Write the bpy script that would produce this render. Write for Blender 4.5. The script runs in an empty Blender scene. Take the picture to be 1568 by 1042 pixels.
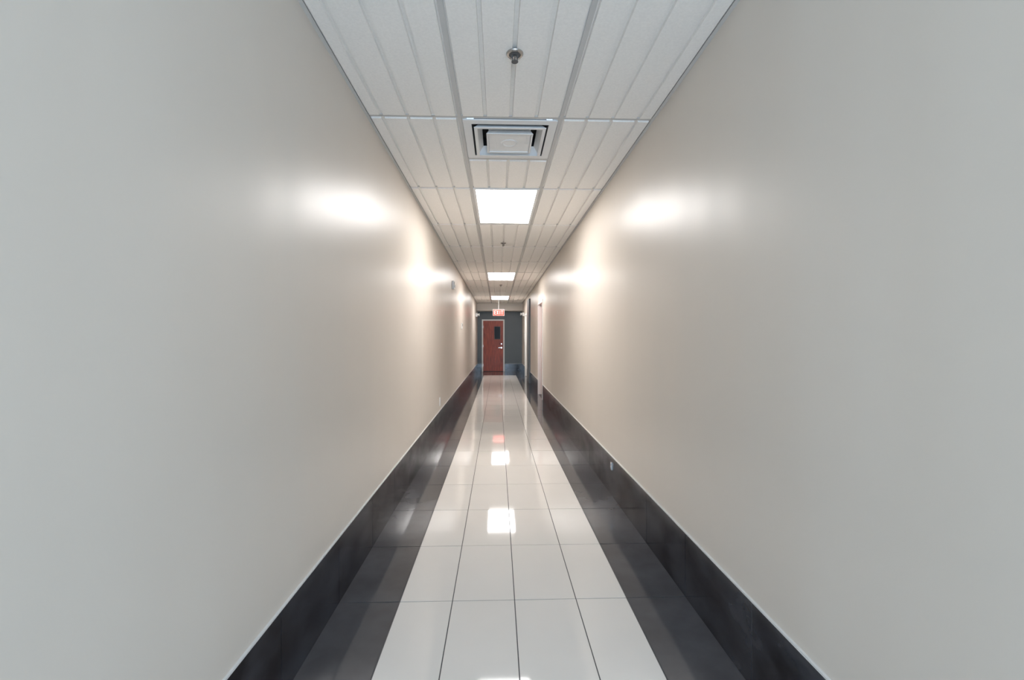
import bpy, bmesh, math, random
from mathutils import Vector, Matrix
random.seed(4)
S=bpy.context.scene
S.view_settings.view_transform='Standard'
S.view_settings.look='None'
XL,XR=-0.784,0.950
BL,BR=-0.777,0.942
CZ=1.30
HC=2.625; YB=-2.6; YE=17.8
# ---------------- materials ----------------
def mat(name,col,rough=.5,metal=0,spec=.5,var=0,vscale=3,bump=0,bscale=200,emis=None,estr=0,coat=0,coatr=.1,col2=None,stretch=(1,1,1),detail=4,rvar=0,wave=0):
    m=bpy.data.materials.new(name); m.use_nodes=True
    nt=m.node_tree; b=nt.nodes['Principled BSDF']
    b.inputs['Base Color'].default_value=(*col,1)
    b.inputs['Roughness'].default_value=rough
    b.inputs['Metallic'].default_value=metal
    b.inputs['Specular IOR Level'].default_value=spec
    b.inputs['Coat Weight'].default_value=coat
    b.inputs['Coat Roughness'].default_value=coatr
    tc=nt.nodes.new('ShaderNodeTexCoord')
    mp=nt.nodes.new('ShaderNodeMapping'); mp.inputs['Scale'].default_value=stretch
    nt.links.new(tc.outputs['Object'],mp.inputs['Vector'])
    n=nt.nodes.new('ShaderNodeTexNoise'); n.inputs['Scale'].default_value=vscale; n.inputs['Detail'].default_value=detail
    nt.links.new(mp.outputs[0],n.inputs['Vector'])
    r=nt.nodes.new('ShaderNodeValToRGB')
    c2=col2 if col2 else tuple(c*(1-var) for c in col)
    r.color_ramp.elements[0].position=.35; r.color_ramp.elements[1].position=.68
    r.color_ramp.elements[0].color=(*c2,1); r.color_ramp.elements[1].color=(*col,1)
    nt.links.new(n.outputs['Fac'],r.inputs[0]); nt.links.new(r.outputs[0],b.inputs['Base Color'])
    if rvar:
        mr=nt.nodes.new('ShaderNodeMapRange'); mr.inputs[3].default_value=rough-rvar; mr.inputs[4].default_value=rough+rvar
        nt.links.new(n.outputs['Fac'],mr.inputs[0]); nt.links.new(mr.outputs[0],b.inputs['Roughness'])
    if bump:
        n2=nt.nodes.new('ShaderNodeTexNoise'); n2.inputs['Scale'].default_value=bscale
        nt.links.new(tc.outputs['Object'],n2.inputs['Vector'])
        bp=nt.nodes.new('ShaderNodeBump'); bp.inputs['Strength'].default_value=bump; bp.inputs['Distance'].default_value=.002
        nt.links.new(n2.outputs['Fac'],bp.inputs['Height']); nt.links.new(bp.outputs[0],b.inputs['Normal'])
        if wave:
            m3=nt.nodes.new('ShaderNodeMapping'); m3.inputs['Scale'].default_value=(1,1,.15)
            nt.links.new(tc.outputs['Object'],m3.inputs['Vector'])
            n3=nt.nodes.new('ShaderNodeTexNoise'); n3.inputs['Scale'].default_value=2.0; n3.inputs['Detail'].default_value=1
            nt.links.new(m3.outputs[0],n3.inputs['Vector'])
            b3=nt.nodes.new('ShaderNodeBump'); b3.inputs['Strength'].default_value=1; b3.inputs['Distance'].default_value=wave
            nt.links.new(n3.outputs['Fac'],b3.inputs['Height']); nt.links.new(b3.outputs[0],bp.inputs['Normal'])
    if emis:
        b.inputs['Emission Color'].default_value=(*emis,1); b.inputs['Emission Strength'].default_value=estr
    return m
M={}
M['wall']=mat('satin_paint',(.70,.64,.57),.36,var=.02,vscale=1.2,bump=.06,bscale=120,spec=.40,wave=.014)
M['dwall']=mat('slate_paint',(.14,.165,.185),.45,var=.08,vscale=2)
M['white']=mat('white_tile',(.76,.73,.69),.05,var=.025,vscale=2.5,spec=.45)
M['dark']=mat('dark_floor_tile',(.080,.082,.092),.10,col2=(.060,.061,.068),vscale=5,rvar=.03,detail=6)
M['base']=mat('dark_base_tile',(.048,.053,.066),.14,col2=(.004,.004,.007),vscale=3.5,detail=7,rvar=.05,stretch=(1,1,2),spec=.35)
M['grout']=mat('grout',(.10,.097,.095),.9,var=.1)
M['tile']=mat('ceiling_board',(.95,.92,.875),.9,var=.05,vscale=90,bump=.5,bscale=350,spec=.2)
M['grid']=mat('grid_metal',(.60,.59,.57),.5,var=.03)
M['trim']=mat('trim_metal',(.72,.72,.71),.35,var=.03)
M['black']=mat('black_void',(.008,.008,.008),.8,var=.1)
M['wp']=mat('white_plastic',(.82,.82,.81),.4,var=.03)
M['gp']=mat('grey_slot',(.10,.10,.10),.5,var=.1)
M['chrome']=mat('chrome',(.55,.54,.53),.25,metal=1,var=.05)
M['wood']=mat('cherry_wood',(.50,.095,.04),.35,col2=(.22,.034,.016),vscale=9,stretch=(4,4,.35),detail=6,spec=.35)
M['frame']=mat('door_frame_paint',(.88,.86,.83),.35,var=.03)
M['lens']=mat('light_lens',(.9,.9,.9),.4,emis=(1,.965,.94),estr=20)
M['red']=mat('exit_red',(.7,.05,.03),.4,emis=(1,.05,.03),estr=.8)
M['glassd']=mat('dark_glass',(.01,.012,.015),.3,spec=.15)
M['paper']=mat('paper',(.85,.85,.83),.8,var=.02)
# ---------------- builder ----------------
class B:
    def __init__(s,name): s.name=name; s.bm=bmesh.new(); s.mats=[]
    def mi(s,m):
        if m not in s.mats: s.mats.append(m)
        return s.mats.index(m)
    def box(s,x0,x1,y0,y1,z0,z1,m,taper=None,jit=0):
        i=s.mi(m); a=0
        if taper: a=taper
        co=[(x0+a,y0+a,z0),(x1-a,y0+a,z0),(x1-a,y1-a,z0),(x0+a,y1-a,z0),(x0,y0,z1),(x1,y0,z1),(x1,y1,z1),(x0,y1,z1)]
        if jit:
            tx=random.uniform(-jit,jit); ty=random.uniform(-jit,jit)
            co=[(c[0],c[1],c[2]+((tx if c[0]>x0+1e-6 else -tx)+(ty if c[1]>y0+1e-6 else -ty) if k>3 else 0)) for k,c in enumerate(co)]
        v=[s.bm.verts.new(c) for c in co]
        for q in ((3,2,1,0),(4,5,6,7),(0,1,5,4),(1,2,6,5),(2,3,7,6),(3,0,4,7)):
            f=s.bm.faces.new([v[k] for k in q]); f.material_index=i
    def quad(s,pts,m):
        f=s.bm.faces.new([s.bm.verts.new(p) for p in pts]); f.material_index=s.mi(m)
    def frus(s,cx,cy,h1,z1,h2,z2,m,t=.002):
        for dt in (0,t):
            A=[(cx+a*(h1-dt),cy+b*(h1-dt),z1) for a,b in((-1,-1),(1,-1),(1,1),(-1,1))]
            C=[(cx+a*(h2-dt),cy+b*(h2-dt),z2) for a,b in((-1,-1),(1,-1),(1,1),(-1,1))]
            for k in range(4):
                s.quad([A[k],A[(k+1)%4],C[(k+1)%4],C[k]],m)
    def lathe(s,prof,m,cen=(0,0,0),axis='z',n=32,smooth=True):
        i=s.mi(m); rings=[]
        for r,h in prof:
            ring=[]
            for k in range(n):
                a=2*math.pi*k/n; p=(r*math.cos(a),r*math.sin(a),h)
                if axis=='x': p=(p[2],p[0],p[1])
                if axis=='y': p=(p[0],p[2],p[1])
                ring.append(s.bm.verts.new((cen[0]+p[0],cen[1]+p[1],cen[2]+p[2])))
            rings.append(ring)
        for a,b in zip(rings,rings[1:]):
            for k in range(n):
                f=s.bm.faces.new((a[k],a[(k+1)%n],b[(k+1)%n],b[k])); f.material_index=i; f.smooth=smooth
        for ring in(rings[0],rings[-1]):
            f=s.bm.faces.new(ring); f.material_index=i
    def done(s,bevel=0):
        bmesh.ops.recalc_face_normals(s.bm,faces=s.bm.faces)
        me=bpy.data.meshes.new(s.name); s.bm.to_mesh(me); s.bm.free()
        for m in s.mats: me.materials.append(M[m])
        o=bpy.data.objects.new(s.name,me); S.collection.objects.link(o)
        if bevel:
            bv=o.modifiers.new('bevel','BEVEL'); bv.width=bevel; bv.segments=2; bv.limit_method='ANGLE'
        return o
# ---------------- floor ----------------
T=.597; Y0=2.254
b=B('floor')
b.box(XL-.15,XR+.15,YB-.15,YE+.15,-.1,-.002,'grout')
xs=[XL,-.482,-.223,.084,.390,.645,XR]
g=.0024
n0=int(math.floor((YB-Y0)/T)); n1=int(math.ceil((YE-Y0)/T))
for n in range(n0,n1):
    y0=max(Y0+n*T,YB); y1=min(Y0+(n+1)*T,YE)
    dk = n>=23
    for k in range(6):
        m='dark' if (k in(0,5) or dk) else 'white'
        b.box(xs[k]+(g if k else 0),xs[k+1]-(g if k<5 else 0),y0+g,y1-g,-.01,0,m,jit=.00035)
b.done()
# ---------------- walls ----------------
b=B('wall_left'); b.box(XL-.15,XL,YB,YE,0,HC+.1,'wall'); b.done()
DA=(9.58,10.55); DB=(14.7,15.65)
DH=2.10
b=B('wall_right')
for y0,y1 in((YB,DA[0]),(DA[1],DB[0]),(DB[1],YE)): b.box(XR,XR+.15,y0,y1,0,HC+.1,'wall')
for d in(DA,DB): b.box(XR,XR+.15,d[0],d[1],DH,HC+.1,'wall')
b.done()
b=B('wall_end'); b.box(XL-.15,XR+.15,YE,YE+.15,0,HC+.1,'dwall'); b.done()
b=B('wall_rear')
b.box(XL-.15,-.62,YB-.15,YB,0,HC+.1,'wall'); b.box(.78,XR+.15,YB-.15,YB,0,HC+.1,'wall'); b.box(-.62,.78,YB-.15,YB,2.45,HC+.1,'wall'); b.done()
b=B('window_1')
for x in(-.62,.05,.74): b.box(x,x+.04,YB-.10,YB-.05,0,2.45,'trim')
for z in(.0,2.41,1.0): b.box(-.58,.74,YB-.095,YB-.055,z,z+.04,'trim')
b.done()
# pilaster in slate paint
b=B('trim_3'); b.box(XR-.045,XR,13.15,13.95,0,2.45,'dwall'); b.done(.003)
# ---------------- baseboards ----------------
BH=.32
def baseb(name,side,segs):
    b=B(name)
    for s0,s1 in segs:
        n=int(math.floor((s0-Y0)/T))
        while Y0+n*T<s1:
            y0=max(Y0+n*T,s0)+.002; y1=min(Y0+(n+1)*T,s1)-.002
            if y1-y0>.01:
                if side<0:
                    b.box(XL,BL,y0,y1,0.001,BH,'base')
                else:
                    b.box(BR,XR,y0,y1,0.001,BH,'base')
            n+=1
        if side<0:
            b.box(XL,BL+.0015,s0,s1,BH,BH+.0065,'trim')
            b.box(XL,BL-.002,s0,s1,.001,BH,'grid')
        else:
            b.box(BR-.0015,XR,s0,s1,BH,BH+.0065,'trim')
            b.box(BR+.002,XR,s0,s1,.001,BH,'grid')
    b.done()
baseb('baseboard_left',-1,[(YB,YE-.012)])
baseb('baseboard_right',1,[(YB,DA[0]-.05),(DA[1]+.05,13.14),(13.96,DB[0]-.05),(DB[1]+.05,YE-.012)])
b=B('baseboard_end'); b.box(.285,XR,YE-.01,YE,.001,.30,'base'); b.box(.285,XR,YE-.011,YE,.30,.307,'trim'); b.box(XL,-.625,YE-.01,YE,.001,.30,'base');b.done()
# ---------------- ceiling ----------------
P=1.285; R0=2.747
GX=[-.229,.386]; st=.15375
cols=[(XL+.0,-.690),(-.690,-.5365),(-.5365,-.383),(-.383,-.229),(-.229,-.075),(-.075,.0785),(.0785,.232),(.232,.386),(.386,.540),(.540,.694),(.694,.848),(.848,XR)]
DY0,DY1=R0,R0+P/2
b=B('ceiling')
zb=HC+.014
hx0,hx1=GX[0]+.03,GX[1]-.03; hy0,hy1=DY0+.03,DY1-.03
b.box(XL-.15,XR+.15,YB-.15,hy0,zb,zb+.08,'tile'); b.box(XL-.15,XR+.15,hy1,YE+.15,zb,zb+.08,'tile')
b.box(XL-.15,hx0,hy0,hy1,zb,zb+.08,'tile'); b.box(hx1,XR+.15,hy0,hy1,zb,zb+.08,'tile')
LR=(1,5,9)
for k in range(-5,12):
    y0=R0+k*P; y1=y0+P
    y0=max(y0,YB); y1=min(y1,YE)
    if y1-y0<.05: continue
    for c,(a,e) in enumerate(cols):
        if 4<=c<=7 and k in LR: continue
        ya=y0
        if 4<=c<=7 and k==0: ya=y0+P/2
        ga=.0085; gb=.0085
        if c in(4,8): ga=.019
        if c in(3,7): gb=.019
        if c==0: ga=.022
        if c==11: gb=.022
        b.box(a+ga,e-gb,ya+.018,y1-.018,HC,zb+.001,'tile',taper=.003)
b.done()
b=B('trim_1')  # suspended grid
zg=HC+.008
for x in GX:
    b.box(x-.012,x+.012,YB,YE,zg,zb,'grid')
for k in range(-4,12):
    y=R0+k*P
    for a,e in((XL,GX[0]-.012),(GX[0]+.012,GX[1]-.012),(GX[1]+.012,XR)):
        b.box(a,e,y-.012,y+.012,zg,zb,'grid')
b.box(GX[0]+.012,GX[1]-.012,DY1-.012,DY1+.012,zg,zb,'grid')
b.box(XL,XL+.018,YB,YE,HC+.001,zg-.0005,'grid'); b.box(XR-.018,XR,YB,YE,HC+.001,zg-.0005,'grid')
b.done()
# soffit at far end
b=B('trim_2'); b.box(XL,XR,17.2,YE,2.34,HC,'wall'); b.done()
# ---------------- light fixtures ----------------
for k in (1,5,9):
    y0=R0+k*P; y1=y0+P
    x0,x1=GX[0]+.012,GX[1]-.012
    b=B('ceiling_light')
    a=.022; a2=.075
    b.box(x0,x0+a,y0+.012,y1-.012,HC-.002,zb,'wp'); b.box(x1-a,x1,y0+.012,y1-.012,HC-.002,zb,'wp')
    b.box(x0+a,x1-a,y0+.012,y0+.012+a,HC-.002,zb,'wp'); b.box(x0+a,x1-a,y1-.012-a2,y1-.012,HC-.002,zb,'wp')
    b.box(x0+a,x1-a,y0+.012+a,y1-.012-a2,HC+.003,zb,'lens')
    b.done()
# ---------------- diffuser ----------------
b=B('air_diffuser'); cx=(GX[0]+GX[1])/2; cy=(DY0+DY1)/2
def sqring(ho,hi,z0,z1,m):
    b.box(cx-ho,cx+ho,cy-ho,cy-hi,z0,z1,m); b.box(cx-ho,cx+ho,cy+hi,cy+ho,z0,z1,m)
    b.box(cx-ho,cx-hi,cy-hi,cy+hi,z0,z1,m); b.box(cx+hi,cx+ho,cy-hi,cy+hi,z0,z1,m)
sqring(.290,.240,HC+.002,HC+.010,'wp')
b.frus(cx,cy,.240,HC+.002,.222,HC+.06,'gp')
sqring(.226,.205,HC-.012,HC-.008,'wp')
b.frus(cx,cy,.226,HC-.012,.180,HC+.045,'wp')
sqring(.150,.138,HC-.016,HC-.012,'wp')
b.frus(cx,cy,.150,HC-.016,.125,HC+.03,'wp')
b.box(cx-.138,cx+.138,cy-.138,cy+.138,HC-.010,HC-.006,'wp')
b.frus(cx,cy,.138,HC-.016,.138,HC-.006,'wp')
b.lathe([(.055,HC-.010),(.052,HC-.014),(.046,HC-.014),(.044,HC-.011)],'wp',(cx,cy,0))
b.frus(cx,cy,.222,HC+.06,.222,HC+.12,'black')
b.box(cx-.222,cx+.222,cy-.222,cy+.222,HC+.12,HC+.125,'black')
for a in(-.13,.13): # support straps
    b.box(cx+a-.008,cx+a+.008,cy-.2,cy+.2,HC+.035,HC+.04,'wp')
b.done()
# ---------------- sprinklers ----------------
for y in(2.12,6.33,11.3):
    b=B('sprinkler_head'); x=.080
    b.lathe([(.040,HC-.0005),(.040,HC-.003),(.034,HC-.009),(.028,HC-.009),(.026,HC-.003),(.026,HC)],'chrome',(x,y,0))
    b.lathe([(.0255,HC-.0095),(.0255,HC-.0085)],'gp',(x,y,0))
    b.lathe([(.011,HC-.0095),(.011,HC-.018),(.008,HC-.020)],'chrome',(x,y,0),n=8,smooth=False)
    for s in(-1,1):
        b.box(x+s*.012-.002,x+s*.012+.002,y-.003,y+.003,HC-.034,HC-.010,'gp')
    b.box(x-.014,x+.014,y-.003,y+.003,HC-.037,HC-.033,'gp')
    b.lathe([(.003,HC-.018),(.003,HC-.034)],'gp',(x,y,0),n=12)
    b.lathe([(.015,HC-.037),(.016,HC-.039),(.015,HC-.040)],'gp',(x,y,0),n=24)
    b.done()
# ---------------- end wood door ----------------
b=B('door_1'); yf=YE
x0,x1=-.565,.219; zt=1.985
b.box(x0-.05,x0,yf-.035,yf,0.001,zt+.05,'frame'); b.box(x1,x1+.05,yf-.035,yf,0.001,zt+.05,'frame'); b.box(x0,x1,yf-.035,yf,zt,zt+.05,'frame')
yd=yf-.02
wx0,wx1,wz0,wz1=-.12,.10,1.27,1.75
b.box(x0+.004,wx0,yd,yf,.012,zt-.004,'wood'); b.box(wx1,x1-.004,yd,yf,.012,zt-.004,'wood')
b.box(wx0,wx1,yd,yf,.012,wz0,'wood'); b.box(wx0,wx1,yd,yf,wz1,zt-.004,'wood')
b.box(wx0,wx1,yd+.008,yf,wz0,wz1,'glassd')
for q in((wx0-.012,wx0+.008,wz0-.012,wz1+.012),(wx1-.008,wx1+.012,wz0-.012,wz1+.012),(wx0,wx1,wz0-.012,wz0+.008),(wx0,wx1,wz1-.008,wz1+.012)):
    b.box(q[0],q[1],yd-.006,yd+.002,q[2],q[3],'gp')
b.lathe([(.03,yd-.006),(.03,yd)],'chrome',(x1-.07,0,.93),axis='y')
b.lathe([(.011,yd-.05),(.011,yd-.006)],'chrome',(x1-.07,0,.93),axis='y')
b.box(x1-.19,x1-.06,yd-.055,yd-.04,.922,.94,'chrome')
b.lathe([(.025,yd-.012),(.025,yd)],'chrome',(x1-.07,0,1.08),axis='y')
for z in(.25,1.0,1.75): b.box(x0-.004,x0+.008,yd-.008,yd,z-.05,z+.05,'chrome')
b.done()
# ---------------- side doors ----------------
for i,d in enumerate((DA,DB)):
    b=B('door_%d'%(i+2))
    b.box(XR-.015,XR+.12,d[0]-.045,d[0]+.02,.001,DH-.03,'frame'); b.box(XR-.015,XR+.12,d[1]-.02,d[1]+.045,.001,DH-.03,'frame')
    b.box(XR-.015,XR+.12,d[0]-.045,d[1]+.045,DH-.03,DH+.03,'frame')
    b.box(XR+.07,XR+.115,d[0]+.022,d[1]-.022,.012,DH-.032,'wood' if i==0 else 'wp')
    yk=d[0]+.09
    b.lathe([(.028,XR+.062),(.028,XR+.07)],'chrome',(0,yk,.95),axis='x')
    b.lathe([(.010,XR+.02),(.010,XR+.062)],'chrome',(0,yk,.95),axis='x')
    b.box(XR+.015,XR+.03,yk-.01,yk+.12,.942,.96,'chrome')
    b.done()
# ---------------- exit sign ----------------
b=B('exit_sign'); ys=15.75; cxs=.035; z0,z1=2.08,2.30
b.box(cxs-.2,cxs+.2,ys,ys+.04,z0,z1,'wp')
b.box(cxs-.192,cxs+.192,ys-.003,ys,z0+.008,z1-.008,'red')
# letters E X I T
def bar(xa,xb,za,zb_): b.box(xa,xb,ys-.006,ys-.003,za,zb_,'wp')
lz0,lz1=z0+.045,z1-.045; w=.06; t=.012
X=cxs-.15
bar(X,X+t,lz0,lz1)
for zz in(lz0,(lz0+lz1-t)/2,lz1-t): bar(X+t,X+w,zz,zz+t)
X+=.085
for sg in(1,-1):
    xa,xb=(X,X+w-t) if sg>0 else (X+w-t,X)
    yy=ys-.006-(.0005 if sg>0 else 0)
    b.quad([(xa,yy,lz0),(xa+t,yy,lz0),(xb+t,yy,lz1),(xb,yy,lz1)],'wp')
X+=.085; bar(X+.02,X+.02+t,lz0,lz1)
X+=.065; bar(X,X+w+.01,lz1-t,lz1); bar(X+.028,X+.028+t,lz0,lz1-t)
b.lathe([(.012,z1),(.012,HC-.003),(.05,HC-.003),(.05,HC)],'wp',(cxs,ys+.02,0))
b.done()
# ---------------- wall devices ----------------
def outlet(x,s,y,z,k=1,m='wp'):
    b=B('wall_outlet')
    def bx(d0,d1,ya,yb,za,zb_,m):
        xa,xb=sorted((x+s*d0,x+s*d1)); b.box(xa,xb,ya,yb,za,zb_,m)
    bx(0,.006,y-.036*k,y+.036*k,z-.058*k,z+.058*k,m)
    for dz in(-.024*k,.024*k):
        bx(.006,.009,y-.016*k,y+.016*k,z+dz-.015*k,z+dz+.015*k,m)
        bx(.009,.0095,y-.008*k,y-.005*k,z+dz-.006,z+dz+.006,'gp'); bx(.009,.0095,y+.005*k,y+.008*k,z+dz-.006,z+dz+.006,'gp')
    b.done()
outlet(XL,1,6.2,.44); outlet(BR,-1,3.73,.245,.55,'chrome')
b=B('thermostat')
b.box(XL,XL+.022,9.85,9.97,1.50,1.63,'wp'); b.box(XL+.022,XL+.024,9.87,9.95,1.56,1.61,'gp'); b.box(XL+.022,XL+.026,9.89,9.93,1.515,1.535,'frame'); b.done(.002)
b=B('fire_alarm_strobe')
b.box(XL,XL+.035,7.85,7.97,2.15,2.29,'wp'); b.box(XL+.035,XL+.055,7.88,7.94,2.18,2.22,'chrome'); b.lathe([(.03,XL+.035),(.03,XL+.04)],'gp',(0,7.91,2.255),axis='x',n=16); b.done(.003)
def emlight(x,s,y,z):
    b=B('emergency_light')
    xa,xb=sorted((x,x+s*.06)); b.box(xa,xb,y-.14,y+.14,z-.05,z+.07,'wp')
    for dy in(-.09,.09):
        h=[(.02,0),(.045,s*.05),(.045,s*.07),(.038,s*.072)]
        b.lathe([(r,hh) for r,hh in h],'wp',(x+s*.06,y+dy,z+.02),axis='x',n=20)
        b.lathe([(.036,s*.0725),(.036,s*.074)],'chrome',(x+s*.06,y+dy,z+.02),axis='x',n=20)
    b.done()
emlight(XL,1,16.5,2.13); emlight(XR,-1,16.4,2.15)
b=B('paper_notice'); ya=15.85; b.box(XR-.003,XR,ya,ya+.28,1.18,1.53,'paper'); b.box(XR-.004,XR-.003,ya+.03,ya+.25,1.47,1.49,'gp'); 
for q in range(7): b.box(XR-.0036,XR-.003,ya+.03,ya+.25,1.22+q*.033,1.225+q*.033,'gp')
b.done()
# ---------------- daylight from entrance behind the camera ----------------
W=bpy.data.worlds.new('world'); S.world=W; W.use_nodes=True
bg=W.node_tree.nodes['Background']; bg.inputs[0].default_value=(.54,.75,1,1); bg.inputs[1].default_value=2.0
L=bpy.data.lights.new('daylight','AREA'); L.shape='RECTANGLE'; L.size=.9; L.size_y=2.3; L.energy=155; L.color=(.59,.78,1)
o=bpy.data.objects.new('daylight',L); o.location=(.22,YB-.3,1.25); o.rotation_euler=(math.radians(90),0,0); S.collection.objects.link(o)
# ---------------- camera ----------------
c=bpy.data.cameras.new('camera'); c.lens=16.0; c.sensor_width=36; c.clip_start=.02
o=bpy.data.objects.new('camera',c); o.location=(0,0,CZ)
o.rotation_euler=(math.radians(90-.22),0,-math.radians(1.81)); S.collection.objects.link(o); S.camera=o
